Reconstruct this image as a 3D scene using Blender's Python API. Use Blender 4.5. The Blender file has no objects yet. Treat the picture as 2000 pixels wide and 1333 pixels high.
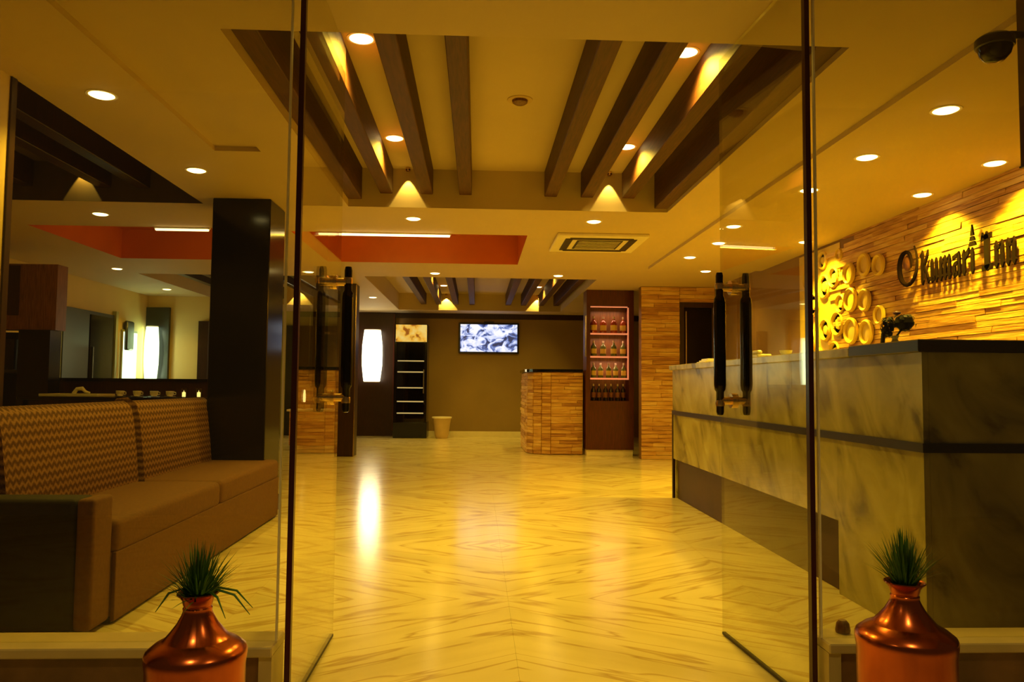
import bpy, bmesh, math, random
from mathutils import Vector, Matrix
random.seed(7)
PI = math.pi
scene = bpy.context.scene
C = scene.collection

# ------------------------------------------------------------------ camera
def make_camera():
    p, y, r = .0574, .0450, .0093
    cp, sp, cy, sy = math.cos(p), math.sin(p), math.cos(y), math.sin(y)
    fwd = Vector((sy*cp, cy*cp, sp)); right = Vector((cy, -sy, 0)); up = right.cross(fwd)
    c, s = math.cos(r), math.sin(r)
    R_, U_ = right*c + up*s, up*c - right*s
    cam = bpy.data.cameras.new('camera'); o = bpy.data.objects.new('camera', cam); C.objects.link(o)
    m = Matrix((R_, U_, -fwd)).transposed().to_4x4(); m.translation = Vector((0, 0, 1.02))
    o.matrix_world = m
    cam.lens = 27.0; cam.sensor_width = 36.0; cam.clip_start = .02; cam.clip_end = 100
    scene.camera = o
make_camera()

# ------------------------------------------------------------------ world, exposure, light strengths
w = bpy.data.worlds.new('night'); scene.world = w; w.use_nodes = True
w.node_tree.nodes['Background'].inputs[0].default_value = (1.0, .62, .22, 1)
w.node_tree.nodes['Background'].inputs[1].default_value = .05
vs = scene.view_settings
vs.view_transform = 'Standard'; vs.look = 'None'; vs.gamma = 1.0; vs.use_curve_mapping = False
vs.exposure = 0.08
WARM = (1.0, .635, .055)
GOLD = (1.0, .66, .02)
P_DOWN = 36.0      # ceiling downlights
P_BEAM = 80.0      # lamps between the beams
P_WALL = 165.0      # lamps washing the reception wall
P_SCAL = 13.0       # small spots grazing the recess ends
P_PORCH = 32.0     # porch lamps over the camera
cy_ = scene.cycles
cy_.use_denoising = True
cy_.max_bounces = 8; cy_.diffuse_bounces = 5; cy_.glossy_bounces = 4; cy_.transparent_max_bounces = 16
cy_.sample_clamp_indirect = 4.0; cy_.caustics_reflective = False; cy_.caustics_refractive = False

# ------------------------------------------------------------------ materials
MATS = {}
def nt(name):
    m = bpy.data.materials.new(name); m.use_nodes = True
    t = m.node_tree; b = t.nodes['Principled BSDF']
    MATS[name] = m
    return m, t, b
def N(t, typ, **kw):
    n = t.nodes.new(typ)
    for k, v in kw.items():
        if k.startswith('i_'):
            key = k[2:]
            n.inputs[int(key) if key.isdigit() else key].default_value = v
        else: setattr(n, k, v)
    return n
def ramp(t, fac, stops):
    r = N(t, 'ShaderNodeValToRGB')
    e = r.color_ramp.elements
    while len(e) < len(stops): e.new(.5)
    for q, (p, c) in zip(e, stops): q.position = p; q.color = (*c, 1)
    t.links.new(fac, r.inputs[0]); return r.outputs[0]
def plain(name, col, rough=.5, metal=0, var=.12, scale=8, bump=0, spec=.5, coat=0):
    m, t, b = nt(name)
    tc = N(t, 'ShaderNodeTexCoord'); no = N(t, 'ShaderNodeTexNoise'); no.inputs['Scale'].default_value = scale
    no.inputs['Detail'].default_value = 5
    t.links.new(tc.outputs['Object'], no.inputs['Vector'])
    c0 = tuple(x*(1-var) for x in col); c1 = tuple(min(1, x*(1+var)) for x in col)
    t.links.new(ramp(t, no.outputs['Fac'], [(.3, c0), (.7, c1)]), b.inputs['Base Color'])
    b.inputs['Roughness'].default_value = rough; b.inputs['Metallic'].default_value = metal
    b.inputs['Specular IOR Level'].default_value = spec; b.inputs['Coat Weight'].default_value = coat
    if bump:
        bp = N(t, 'ShaderNodeBump'); bp.inputs['Strength'].default_value = bump; bp.inputs['Distance'].default_value = .01
        t.links.new(no.outputs['Fac'], bp.inputs['Height']); t.links.new(bp.outputs[0], b.inputs['Normal'])
    return m
def wood(name, col, rough=.4, axis='Z', k=6, coat=0):
    m, t, b = nt(name)
    tc = N(t, 'ShaderNodeTexCoord'); mp = N(t, 'ShaderNodeMapping')
    s = {'X': (1, 14, 14), 'Y': (14, 1, 14), 'Z': (14, 14, 1)}[axis]; mp.inputs['Scale'].default_value = s
    no = N(t, 'ShaderNodeTexNoise'); no.inputs['Scale'].default_value = k; no.inputs['Detail'].default_value = 6; no.inputs['Distortion'].default_value = .6
    t.links.new(tc.outputs['Object'], mp.inputs[0]); t.links.new(mp.outputs[0], no.inputs['Vector'])
    c0 = tuple(x*.6 for x in col); c1 = tuple(min(1, x*1.35) for x in col)
    t.links.new(ramp(t, no.outputs['Fac'], [(.3, c0), (.7, c1)]), b.inputs['Base Color'])
    b.inputs['Roughness'].default_value = rough; b.inputs['Coat Weight'].default_value = coat
    return m
def emit(name, col, st):
    m, t, b = nt(name)
    b.inputs['Base Color'].default_value = (*col, 1)
    b.inputs['Emission Color'].default_value = (*col, 1); b.inputs['Emission Strength'].default_value = st
    return m

plain('ceiling_paint', (.60, .475, .29), .7, var=.03, scale=1.5)
plain('ceiling_paint_warm', (.58, .42, .22), .7, var=.03, scale=1.5)
plain('wall_yellow', (.72, .55, .20), .6, var=.06, scale=2)
plain('wall_olive', (.30, .20, .075), .55, var=.10, scale=1.2)
plain('wall_brown', (.26, .14, .05), .6, var=.1, scale=2)
plain('wall_green', (.42, .44, .20), .6, var=.06, scale=2)
plain('dark_green', (.03, .035, .025), .35, var=.2, scale=3)
wood('beam_wood', (.080, .026, .008), .6, 'Y')
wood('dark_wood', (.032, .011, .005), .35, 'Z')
wood('red_wood', (.085, .014, .008), .35, 'Z')
wood('brown_wood', (.20, .085, .03), .4, 'Z')
wood('tan_wood', (.55, .27, .09), .45, 'X')
wood('dark_edge', (.018, .008, .008), .3, 'Y')
plain('toe_board', (.075, .035, .012), .6, var=.15, scale=5)
plain('black_gloss', (.007, .005, .004), .14, var=.2, scale=3, spec=.35)
plain('bay_shade', (.11, .07, .028), .7, var=.1)  # shade of the unlit dining bay, put into the recess colour
plain('black_metal', (.015, .014, .016), .35, var=.2)
plain('black_paint', (.010, .010, .016), .25, var=.2)
plain('orange_lacquer', (.55, .135, .022), .3, var=.08, scale=2)
plain('brass', (.80, .56, .28), .22, 1, var=.05)
plain('chrome', (.75, .70, .62), .18, 1, var=.03)
plain('copper', (.50, .125, .045), .22, 1, var=.16, scale=9)
plain('maroon_edge', (.045, .006, .012), .3, var=.1)
plain('white_trim', (.85, .78, .60), .45, var=.04)
plain('slot_dark', (.03, .02, .015), .5)
plain('gold_relief', (.75, .56, .13), .4, var=.1, scale=6)
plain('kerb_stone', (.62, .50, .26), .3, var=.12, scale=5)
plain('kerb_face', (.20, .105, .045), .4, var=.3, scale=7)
plain('sofa_dark', (.020, .017, .008), .8, var=.2, scale=30)
plain('leaf', (.045, .15, .025), .5, var=.5, scale=14)
plain('leaf_dark', (.010, .008, .010), .5, var=.4, scale=20)
plain('purple_petal', (.32, .12, .45), .5, var=.2)
plain('porcelain', (.80, .76, .66), .25, var=.04)
plain('bottle_dark', (.02, .012, .01), .1, var=.2, coat=.5)
plain('bottle_red', (.35, .06, .02), .12, var=.2, coat=.5)
plain('bottle_green', (.12, .16, .04), .12, var=.2, coat=.5)
plain('foil', (.7, .6, .5), .3, .6)
plain('soil', (.02, .012, .008), .9)
plain('cloth_white', (.62, .60, .42), .7, var=.05)
plain('bin_cream', (.62, .45, .22), .5, var=.05)
plain('letter_brown', (.012, .005, .002), .9, spec=.08, var=.1)
plain('emblem_brown', (.20, .07, .03), .35, var=.2, scale=20)
emit('lamp_lens', (1.0, .78, .30), 9.0)
emit('lamp_tube', (1.0, .78, .36), 3.2)
emit('lantern_glow', (1.0, .93, .66), 3.4)
emit('lantern_glow_cool', (.80, 1.0, .74), 2.2)
emit('header_glow', (1.0, .60, .12), .8)
emit('strip_glow', (1.0, .80, .35), .55)
emit('pink_glow', (1.0, .36, .16), .42)
emit('candle_glow', (1.0, .75, .25), 2.5)

# glass: thin sheet, clear with a Schlick mirror share
def glass(name, tint=(.93, .93, .86), k=.9):
    m = bpy.data.materials.new(name); m.use_nodes = True; MATS[name] = m; t = m.node_tree; t.nodes.clear()
    out = N(t, 'ShaderNodeOutputMaterial'); mix = N(t, 'ShaderNodeMixShader')
    tr = N(t, 'ShaderNodeBsdfTransparent'); tr.inputs[0].default_value = (*tint, 1)
    gl = N(t, 'ShaderNodeBsdfGlossy'); gl.inputs['Roughness'].default_value = 0.0; gl.inputs[0].default_value = (1, .97, .9, 1)
    lw = N(t, 'ShaderNodeLayerWeight'); lw.inputs[0].default_value = .5
    pw = N(t, 'ShaderNodeMath', operation='POWER'); pw.inputs[1].default_value = 5
    ma = N(t, 'ShaderNodeMath', operation='MULTIPLY_ADD'); ma.inputs[1].default_value = k; ma.inputs[2].default_value = .035
    t.links.new(lw.outputs['Facing'], pw.inputs[0]); t.links.new(pw.outputs[0], ma.inputs[0]); t.links.new(ma.outputs[0], mix.inputs[0])
    t.links.new(tr.outputs[0], mix.inputs[1]); t.links.new(gl.outputs[0], mix.inputs[2]); t.links.new(mix.outputs[0], out.inputs[0])
glass('door_glass', (.93, .93, .86)); glass('swing_glass', (.89, .89, .80), 1.0); glass('cooler_glass', (.8, .8, .75), .6)

def marble_floor():
    m, t, b = nt('floor_marble')
    uv = N(t, 'ShaderNodeUVMap'); tc = N(t, 'ShaderNodeTexCoord')
    mp = N(t, 'ShaderNodeMapping', vector_type='TEXTURE'); mp.inputs['Rotation'].default_value = (0, 0, math.radians(-33)); mp.inputs['Scale'].default_value = (2.6, .30, 1)
    t.links.new(uv.outputs[0], mp.inputs[0])
    big = N(t, 'ShaderNodeTexNoise'); big.inputs['Scale'].default_value = 1.3; big.inputs['Detail'].default_value = 3
    t.links.new(tc.outputs['Generated'], big.inputs['Vector'])
    n1 = N(t, 'ShaderNodeTexNoise'); n1.inputs['Scale'].default_value = 1.5; n1.inputs['Detail'].default_value = 7; n1.inputs['Distortion'].default_value = .5
    t.links.new(mp.outputs[0], n1.inputs['Vector'])
    base = ramp(t, n1.outputs['Fac'], [(.28, (.66, .56, .27)), (.50, (.80, .70, .36)), (.72, (.86, .77, .42))])
    n2 = N(t, 'ShaderNodeTexNoise'); n2.inputs['Scale'].default_value = 2.0; n2.inputs['Detail'].default_value = 3; n2.inputs['Distortion'].default_value = .25
    t.links.new(mp.outputs[0], n2.inputs['Vector'])
    vein = ramp(t, n2.outputs['Fac'], [(.465, (1, 1, 1)), (.50, (.60, .46, .30)), (.52, (1, 1, 1))])
    mx = N(t, 'ShaderNodeMix', data_type='RGBA', blend_type='MULTIPLY'); mx.inputs[0].default_value = .8
    t.links.new(base, mx.inputs[6]); t.links.new(vein, mx.inputs[7]); t.links.new(mx.outputs[2], b.inputs['Base Color'])
    b.inputs['Roughness'].default_value = .17; b.inputs['Specular IOR Level'].default_value = .75
    return m
marble_floor()
def marble_counter():
    m, t, b = nt('counter_marble')
    tc = N(t, 'ShaderNodeTexCoord'); geo = N(t, 'ShaderNodeNewGeometry')
    dv = Vector((-1, 1, 1.25)).normalized()
    dt = N(t, 'ShaderNodeVectorMath', operation='DOT_PRODUCT'); dt.inputs[1].default_value = dv; t.links.new(geo.outputs['Position'], dt.inputs[0])
    sc = N(t, 'ShaderNodeVectorMath', operation='SCALE'); sc.inputs[0].default_value = dv*-.82; t.links.new(dt.outputs['Value'], sc.inputs['Scale'])
    ad = N(t, 'ShaderNodeVectorMath', operation='ADD'); t.links.new(geo.outputs['Position'], ad.inputs[0]); t.links.new(sc.outputs[0], ad.inputs[1])
    n1 = N(t, 'ShaderNodeTexNoise'); n1.inputs['Scale'].default_value = 5.0; n1.inputs['Detail'].default_value = 7; n1.inputs['Distortion'].default_value = .8
    t.links.new(ad.outputs[0], n1.inputs['Vector'])
    t.links.new(ramp(t, n1.outputs['Fac'], [(.30, (.13, .105, .028)), (.42, (.30, .255, .07)), (.55, (.40, .35, .105)), (.75, (.52, .47, .17))]), b.inputs['Base Color'])
    b.inputs['Roughness'].default_value = .22; b.inputs['Specular IOR Level'].default_value = .5
marble_counter()
def stone():
    m, t, b = nt('ledge_stone')
    oi = N(t, 'ShaderNodeObjectInfo'); tc = N(t, 'ShaderNodeNewGeometry')
    mp = N(t, 'ShaderNodeMapping'); mp.inputs['Scale'].default_value = (3, 3, 42); t.links.new(tc.outputs['Position'], mp.inputs[0])
    n = N(t, 'ShaderNodeTexNoise'); n.inputs['Scale'].default_value = 1.6; n.inputs['Detail'].default_value = 6
    t.links.new(mp.outputs[0], n.inputs['Vector'])
    ad = N(t, 'ShaderNodeMath', operation='MULTIPLY_ADD'); ad.inputs[1].default_value = .38
    sb = N(t, 'ShaderNodeMath', operation='MULTIPLY_ADD'); sb.inputs[1].default_value = 1.0; sb.inputs[2].default_value = -.19
    t.links.new(oi.outputs['Random'], ad.inputs[0]); t.links.new(n.outputs['Fac'], ad.inputs[2]); t.links.new(ad.outputs[0], sb.inputs[0])
    t.links.new(ramp(t, sb.outputs[0], [(.22, (.36, .16, .045)), (.45, (.60, .33, .10)), (.62, (.72, .45, .15)), (.8, (.82, .60, .26))]), b.inputs['Base Color'])
    b.inputs['Roughness'].default_value = .6
    bp = N(t, 'ShaderNodeBump'); bp.inputs['Strength'].default_value = .5; bp.inputs['Distance'].default_value = .01
    t.links.new(n.outputs['Fac'], bp.inputs['Height']); t.links.new(bp.outputs[0], b.inputs['Normal'])
stone()
def zigzag():
    m, t, b = nt('zigzag_weave')
    geo = N(t, 'ShaderNodeNewGeometry'); sx = N(t, 'ShaderNodeSeparateXYZ'); t.links.new(geo.outputs['Position'], sx.inputs[0])
    def M_(op, a, b_=None, c=None):
        n = N(t, 'ShaderNodeMath', operation=op)
        for i, v in enumerate((a, b_, c)):
            if v is None: continue
            if isinstance(v, (int, float)): n.inputs[i].default_value = v
            else: t.links.new(v, n.inputs[i])
        return n.outputs[0]
    tri = M_('PINGPONG', sx.outputs[1], .022)
    zz = M_('ADD', sx.outputs[2], M_('MULTIPLY', tri, .9))
    s = M_('SINE', M_('MULTIPLY', zz, 2*PI/.040))
    nz = N(t, 'ShaderNodeTexNoise'); nz.inputs['Scale'].default_value = 130; t.links.new(geo.outputs['Position'], nz.inputs['Vector'])
    v = M_('ADD', M_('MULTIPLY', s, .33), nz.outputs['Fac'])
    t.links.new(ramp(t, v, [(.2, (.10, .042, .014)), (.5, (.22, .105, .032)), (.8, (.40, .225, .08))]), b.inputs['Base Color'])
    b.inputs['Roughness'].default_value = .85
zigzag()
def sofa_fab():
    plain('sofa_fabric', (.155, .070, .018), .85, var=.12, scale=60, bump=.1)
sofa_fab()
def tv_pic():
    m, t, b = nt('tv_picture')
    tc = N(t, 'ShaderNodeTexCoord'); mp = N(t, 'ShaderNodeMapping'); mp.inputs['Scale'].default_value = (5, 1, 6); t.links.new(tc.outputs['Object'], mp.inputs[0])
    n = N(t, 'ShaderNodeTexNoise'); n.inputs['Scale'].default_value = 1.1; n.inputs['Detail'].default_value = 4; n.inputs['Distortion'].default_value = 1.2
    t.links.new(mp.outputs[0], n.inputs['Vector'])
    c = ramp(t, n.outputs['Fac'], [(.36, (.01, .012, .05)), (.43, (.10, .16, .45)), (.50, (.62, .68, .95)), (.6, (.95, .92, 1.0))])
    t.links.new(c, b.inputs['Emission Color']); b.inputs['Emission Strength'].default_value = 1.0; b.inputs['Base Color'].default_value = (0, 0, 0, 1)
    b.inputs['Roughness'].default_value = .2
tv_pic()
def header():
    m, t, b = nt('header_panel')
    tc = N(t, 'ShaderNodeTexCoord'); n = N(t, 'ShaderNodeTexNoise'); n.inputs['Scale'].default_value = 6; n.inputs['Detail'].default_value = 3
    t.links.new(tc.outputs['Object'], n.inputs['Vector'])
    c = ramp(t, n.outputs['Fac'], [(.38, (.35, .10, .01)), (.46, (1, .52, .05)), (.65, (1, .72, .18))])
    t.links.new(c, b.inputs['Emission Color']); b.inputs['Emission Strength'].default_value = .75; b.inputs['Base Color'].default_value = (.1, .05, .02, 1)
header()

# ------------------------------------------------------------------ mesh helpers
class MB:
    def __init__(s): s.bm = bmesh.new()
    def box(s, x0, x1, y0, y1, z0, z1, bevel=0, rot=None, seg=1):
        r = bmesh.ops.create_cube(s.bm, size=1.0); v = r['verts']
        for q in v: q.co = Vector(((x0+x1)/2 + q.co.x*(x1-x0), (y0+y1)/2 + q.co.y*(y1-y0), (z0+z1)/2 + q.co.z*(z1-z0)))
        if bevel:
            e = {e for q in v for e in q.link_edges}
            r = bmesh.ops.bevel(s.bm, geom=list(e), offset=bevel, segments=seg, profile=.6, affect='EDGES')
        return s
    def lathe(s, prof, c=(0, 0, 0), n=24, axis='Z'):
        rings = []
        for r, z in prof:
            ring = []
            for k in range(n):
                a = 2*PI*k/n
                p = Vector((r*math.cos(a), r*math.sin(a), z))
                if axis == 'Y': p = Vector((p.x, p.z, p.y))
                if axis == 'X': p = Vector((p.z, p.x, p.y))
                ring.append(s.bm.verts.new(p + Vector(c)))
            rings.append(ring)
        for a, b in zip(rings, rings[1:]):
            for k in range(n):
                try: s.bm.faces.new((a[k], a[(k+1) % n], b[(k+1) % n], b[k]))
                except ValueError: pass
        for ring, r in ((rings[0], prof[0][0]), (rings[-1], prof[-1][0])):
            if r > 1e-5: s.bm.faces.new(ring)
        return s
    def tube(s, pts, rad, n=10):
        pts = [Vector(p) for p in pts]; rings = []
        for i, p in enumerate(pts):
            d = (pts[min(i+1, len(pts)-1)] - pts[max(i-1, 0)]).normalized()
            u = d.orthogonal().normalized() if i == 0 else (u0 - d*u0.dot(d)).normalized()
            u0 = u; v = d.cross(u); r = rad[i] if isinstance(rad, (list, tuple)) else rad
            rings.append([s.bm.verts.new(p + u*(r*math.cos(2*PI*k/n)) + v*(r*math.sin(2*PI*k/n))) for k in range(n)])
        for a, b in zip(rings, rings[1:]):
            for k in range(n): s.bm.faces.new((a[k], a[(k+1) % n], b[(k+1) % n], b[k]))
        s.bm.faces.new(rings[0]); s.bm.faces.new(rings[-1]); return s
    def prism(s, poly, f, d):   # poly 2D list, f maps (u,v)->Vector, d extrusion Vector
        a = [s.bm.verts.new(f(u, v)) for u, v in poly]; b = [s.bm.verts.new(f(u, v) + d) for u, v in poly]
        s.bm.faces.new(a); s.bm.faces.new(b)
        n = len(a)
        for k in range(n): s.bm.faces.new((a[k], a[(k+1) % n], b[(k+1) % n], b[k]))
        return s
    def build(s, name, m, parent=None, smooth=False, loc=None):
        bmesh.ops.remove_doubles(s.bm, verts=s.bm.verts, dist=1e-6)
        bmesh.ops.recalc_face_normals(s.bm, faces=s.bm.faces)
        me = bpy.data.meshes.new(name); s.bm.to_mesh(me); s.bm.free()
        if smooth:
            for p in me.polygons: p.use_smooth = True
            try: me.set_sharp_from_angle(angle=math.radians(40))
            except Exception: pass
        me.materials.append(MATS[m])
        o = bpy.data.objects.new(name, me); C.objects.link(o)
        if parent: o.parent = parent
        if loc: o.location = loc
        return o
def thing(name, label, cat, loc=(0, 0, 0), rz=0, group=None):
    o = bpy.data.objects.new(name, None); C.objects.link(o); o.empty_display_size = .1
    o.location = loc; o.rotation_euler = (0, 0, rz); o['label'] = label; o['category'] = cat
    if group: o['group'] = group
    return o
def tag(o, label, cat, group=None):
    o['label'] = label; o['category'] = cat
    if group: o['group'] = group
    return o
def struct(o): o['kind'] = 'structure'; return o
def copy_tree(o, parent=None):
    c = o.copy(); C.objects.link(c)
    if parent: c.parent = parent
    for ch in list(o.children): copy_tree(ch, c)
    return c
def bx(name, m, x0, x1, y0, y1, z0, z1, parent=None, bevel=0, seg=1):
    return MB().box(x0, x1, y0, y1, z0, z1, bevel, seg=seg).build(name, m, parent, smooth=bevel > .008)
def light(kind, name, loc, power, col, parent=None, **kw):
    l = bpy.data.lights.new(name, kind); l.energy = power; l.color = col
    for k, v in kw.items(): setattr(l, k, v)
    o = bpy.data.objects.new(name, l); C.objects.link(o); o.location = loc
    if parent: o.parent = parent
    return o

ZC = 2.435       # underside of the ceiling
ZR = 2.75        # ceiling of the recesses
GY = 2.45        # the glass front

# ------------------------------------------------------------------ floor: book-matched marble slabs
S = 1.22
floor = struct(bx('floor', 'kerb_stone', -6.1, 4.0, -1.2, 15.5, -.12, -.022))
variants = []
for fx in (0, 1):
    for fy in (0, 1):
        b = bmesh.new(); g = .0003
        r = bmesh.ops.create_cube(b, size=1.0)
        for v in r['verts']: v.co = Vector((v.co.x*(S-2*g), v.co.y*(S-2*g), -.011 + v.co.z*.022))
        uvl = b.loops.layers.uv.new('UVMap')
        for f in b.faces:
            for l in f.loops:
                u, vv = l.vert.co.x/S+.5, l.vert.co.y/S+.5
                l[uvl].uv = ((1-u if fx else u)*S, (1-vv if fy else vv)*S)
        me = bpy.data.meshes.new('tile'); b.to_mesh(me); b.free(); me.materials.append(MATS['floor_marble']); variants.append(me)
X0 = .16 - S*5
for i in range(9):
    for j in range(14):
        o = bpy.data.objects.new('tile', variants[(i % 2)*2 + (j % 2)]); C.objects.link(o)
        o.parent = floor; o.location = (X0 + S*(i+.5), -1.2 + S*(j+.5) + .05, 0)

# ------------------------------------------------------------------ ceiling with its recesses
XL, XR, YF, YB = -6.1, 3.45, GY-.02, 15.5
holes = {  # x0, x1, y0, y1, top
    'bay': (-1.045, 1.53, 3.05, 6.12, ZR),
    'tray': (-1.62, -1.34, YF+.01, 4.7, ZC+.03),
    'orange': (-1.75, .46, 7.18, 8.95, 2.77),
    'orange_dining': (-4.1, -2.45, 7.10, 8.95, 2.77),
    'far_bay': (-1.50, 1.58, 10.12, 14.63, ZR),
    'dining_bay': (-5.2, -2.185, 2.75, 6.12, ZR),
    'dining_far_bay': (-4.45, -2.4, 10.2, 14.0, ZR),
}
def ceiling():
    xs = sorted({XL, XR} | {v for h in holes.values() for v in h[:2]}); ys = sorted({YF, YB} | {v for h in holes.values() for v in h[2:4]})
    b = MB(); bm = b.bm; cache = {}
    def V(x, y, z):
        k = (round(x, 4), round(y, 4), round(z, 4))
        if k not in cache: cache[k] = bm.verts.new((x, y, z))
        return cache[k]
    for i in range(len(xs)-1):
        for j in range(len(ys)-1):
            cx, cy = (xs[i]+xs[i+1])/2, (ys[j]+ys[j+1])/2
            if any(h[0] < cx < h[1] and h[2] < cy < h[3] for h in holes.values()): continue
            bm.faces.new([V(xs[i], ys[j], ZC), V(xs[i], ys[j+1], ZC), V(xs[i+1], ys[j+1], ZC), V(xs[i+1], ys[j], ZC)])
    # roof slab above everything
    bmesh.ops.create_cube(bm, size=1.0, matrix=Matrix.Translation(((XL+XR)/2, (YF+YB)/2, 2.93)) @ Matrix.Diagonal((XR-XL, YB-YF, .1, 1)))
    return struct(b.build('ceiling', 'ceiling_paint'))
ceil = ceiling()
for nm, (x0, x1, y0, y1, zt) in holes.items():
    b = MB(); t_ = .012; m = 'orange_lacquer' if 'orange' in nm else 'bay_shade' if nm == 'dining_bay' else ('ceiling_paint_warm' if nm == 'none' else 'ceiling_paint')
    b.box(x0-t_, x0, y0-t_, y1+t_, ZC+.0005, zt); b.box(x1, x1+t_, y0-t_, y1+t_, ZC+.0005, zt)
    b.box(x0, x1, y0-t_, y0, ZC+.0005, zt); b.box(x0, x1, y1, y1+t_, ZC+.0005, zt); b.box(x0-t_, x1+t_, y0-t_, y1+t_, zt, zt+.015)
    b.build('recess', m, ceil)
bx('dropped_panel', 'ceiling_paint', 2.01, 3.369, YF+.05, 8.95, ZC-.03, ZC+.001, ceil)
def beam(x, y0, y1):
    bx('ceiling_beam', 'dark_wood' if x < -2 else 'beam_wood', x-.05, x+.05, y0+.001, y1-.02, 2.54, ZR-.001, ceil, bevel=.004)  # dining beams get the darker wood, painting in the bay's shade
for x in (-.74, -.42, -.11, .575, .87, 1.205): beam(x, 3.05, 6.12)
bx('ceiling_beam', 'beam_wood', -1.044, -.935, 3.051, 6.10, 2.49, ZR-.001, ceil, bevel=.004)
bx('ceiling_beam', 'beam_wood', 1.42, 1.529, 3.051, 6.10, 2.46, ZR-.001, ceil, bevel=.004)
for x in (-1.03, -.74, -.42, -.11, .575, .87, 1.205, 1.495): beam(x, 10.12, 14.63)
for x in (-2.64, -2.94, -3.54, -3.86, -4.2, -4.6): beam(x, 2.75, 6.12)
for x in (-2.64, -2.94, -3.54, -3.86, -4.2): beam(x, 10.2, 14.0)

# ------------------------------------------------------------------ walls
wl = struct(bx('wall_left', 'wall_yellow', -2.30, -2.185, GY-.06, 3.60, 0, ZC))
bx('jamb_trim', 'dark_wood', -2.31, -2.175, 3.60, 3.64, 0, ZC-.002, wl)
ls = struct(bx('wall_left_sill', 'dark_wood', -2.34, -2.22, 3.64, 6.3, 0, .80))
struct(bx('wall_outer_left', 'wall_yellow', -5.55, -5.42, 2.4, 12.95, 0, ZC))
wr = struct(bx('wall_right', 'wall_brown', 3.37, 3.47, GY-.06, 15.5, 0, 2.46))
struct(bx('wall_back', 'wall_olive', -1.62, 3.4, 15.3, 15.42, 0, ZC-.001))
struct(bx('wall_back_left', 'wall_green', -6.0, -2.38, 15.3, 15.42, 0, ZC-.001))
wd = struct(bx('wall_dining', 'wall_yellow', -5.42, -4.42, 12.85, 12.95, 0, ZC-.001))
struct(bx('wall_dining_return', 'wall_yellow', -4.50, -4.42, 12.95, 15.3, 0, ZC-.001))
struct(bx('wall_dining_front', 'wall_brown', -5.42, -2.31, 2.41, 2.49, 0, ZC-.001))
struct(bx('baseboard_back', 'white_trim', -2.4, 1.6, 15.27, 15.3, 0, .10))
lp = struct(bx('trim_1', 'dark_wood', -2.38, -1.62, 15.25, 15.42, 0, ZC-.002))
for x in (-2.36, -1.66): bx('panel_stile', 'red_wood', x, x+.02, 15.235, 15.25, .1, 2.4, lp)
struct(bx('trim_2', 'dark_wood', -1.62, 3.36, 15.28, 15.3, 2.33, ZC-.001))

# stone cladding: thin ledge stones laid one by one
svars = []
for k in range(8):
    b = bmesh.new(); bmesh.ops.create_cube(b, size=1.0)
    for v in b.verts: v.co = v.co + Vector([0, 0, 0]) + Vector((random.uniform(-.01, .01), random.uniform(-.18, .18) if v.co.y < 0 else 0, random.uniform(-.05, .05)))
    me = bpy.data.meshes.new('stone'); b.to_mesh(me); b.free(); me.materials.append(MATS['ledge_stone']); svars.append(me)
def clad(parent, org, u, nrm, L, z0, z1, row, ln, skip=None, name='stone'):
    u = Vector(u); nrm = Vector(nrm); ang = math.atan2(u.y, u.x); z = z0; r = 0; cnt = 0
    nrows = round((z1-z0)/row); row = (z1-z0)/nrows
    for r in range(nrows):
        s = 0
        first = True
        while s < L-.001:
            l = random.uniform(.7, 1.3)*ln*(.55 if first and r % 2 else 1); first = False
            if L-(s+l) < .35*ln: l = L-s
            if skip and org[0] > 3.3 and r == -1: pass
            zc = z0 + row*(r+.5); uc = s+l/2
            if not (skip and skip(uc, zc)):
                t_ = random.uniform(.016, .027)
                o = bpy.data.objects.new(name, svars[random.randrange(8)]); C.objects.link(o)
                o.scale = (l-.003, t_, row-.003); o.rotation_euler = (0, 0, ang)
                o.location = Vector(org) + u*uc + nrm*(t_/2-.001) + Vector((0, 0, zc)); o.parent = parent; cnt += 1
            s += l
    return cnt
clad(wr, (3.37, 7.85, 0), (0, -1, 0), (-1, 0, 0), 3.95, 1.10, 2.43, .042, .66, skip=lambda u, z: u < .9)
# far stone wall with the doorway
fw = struct(bx('wall_far', 'wall_brown', 2.31, 2.86, 10.74, 10.9, 0, 2.75))
struct(bx('wall_far_lintel', 'wall_brown', 2.86, 3.37, 10.74, 10.9, 2.22, 2.75))
clad(fw, (2.31, 10.74, 0), (1, 0, 0), (0, -1, 0), .545, .0, 2.43, .058, .40)
clad(fw, (2.86, 10.74, 0), (1, 0, 0), (0, -1, 0), .50, 2.22, 2.43, .055, .40)
d3 = struct(bx('door_3', 'black_gloss', 2.90, 3.36, 10.86, 10.90, 0, 2.2))
bx('door_frame', 'dark_wood', 2.86, 2.93, 10.76, 10.86, 0, 2.22, d3)
bx('door_frame', 'dark_wood', 2.93, 3.36, 10.76, 10.86, 2.15, 2.22, d3)
bx('door_stile', 'chrome', 2.975, 2.99, 10.84, 10.86, .05, 2.1, d3)

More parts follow.
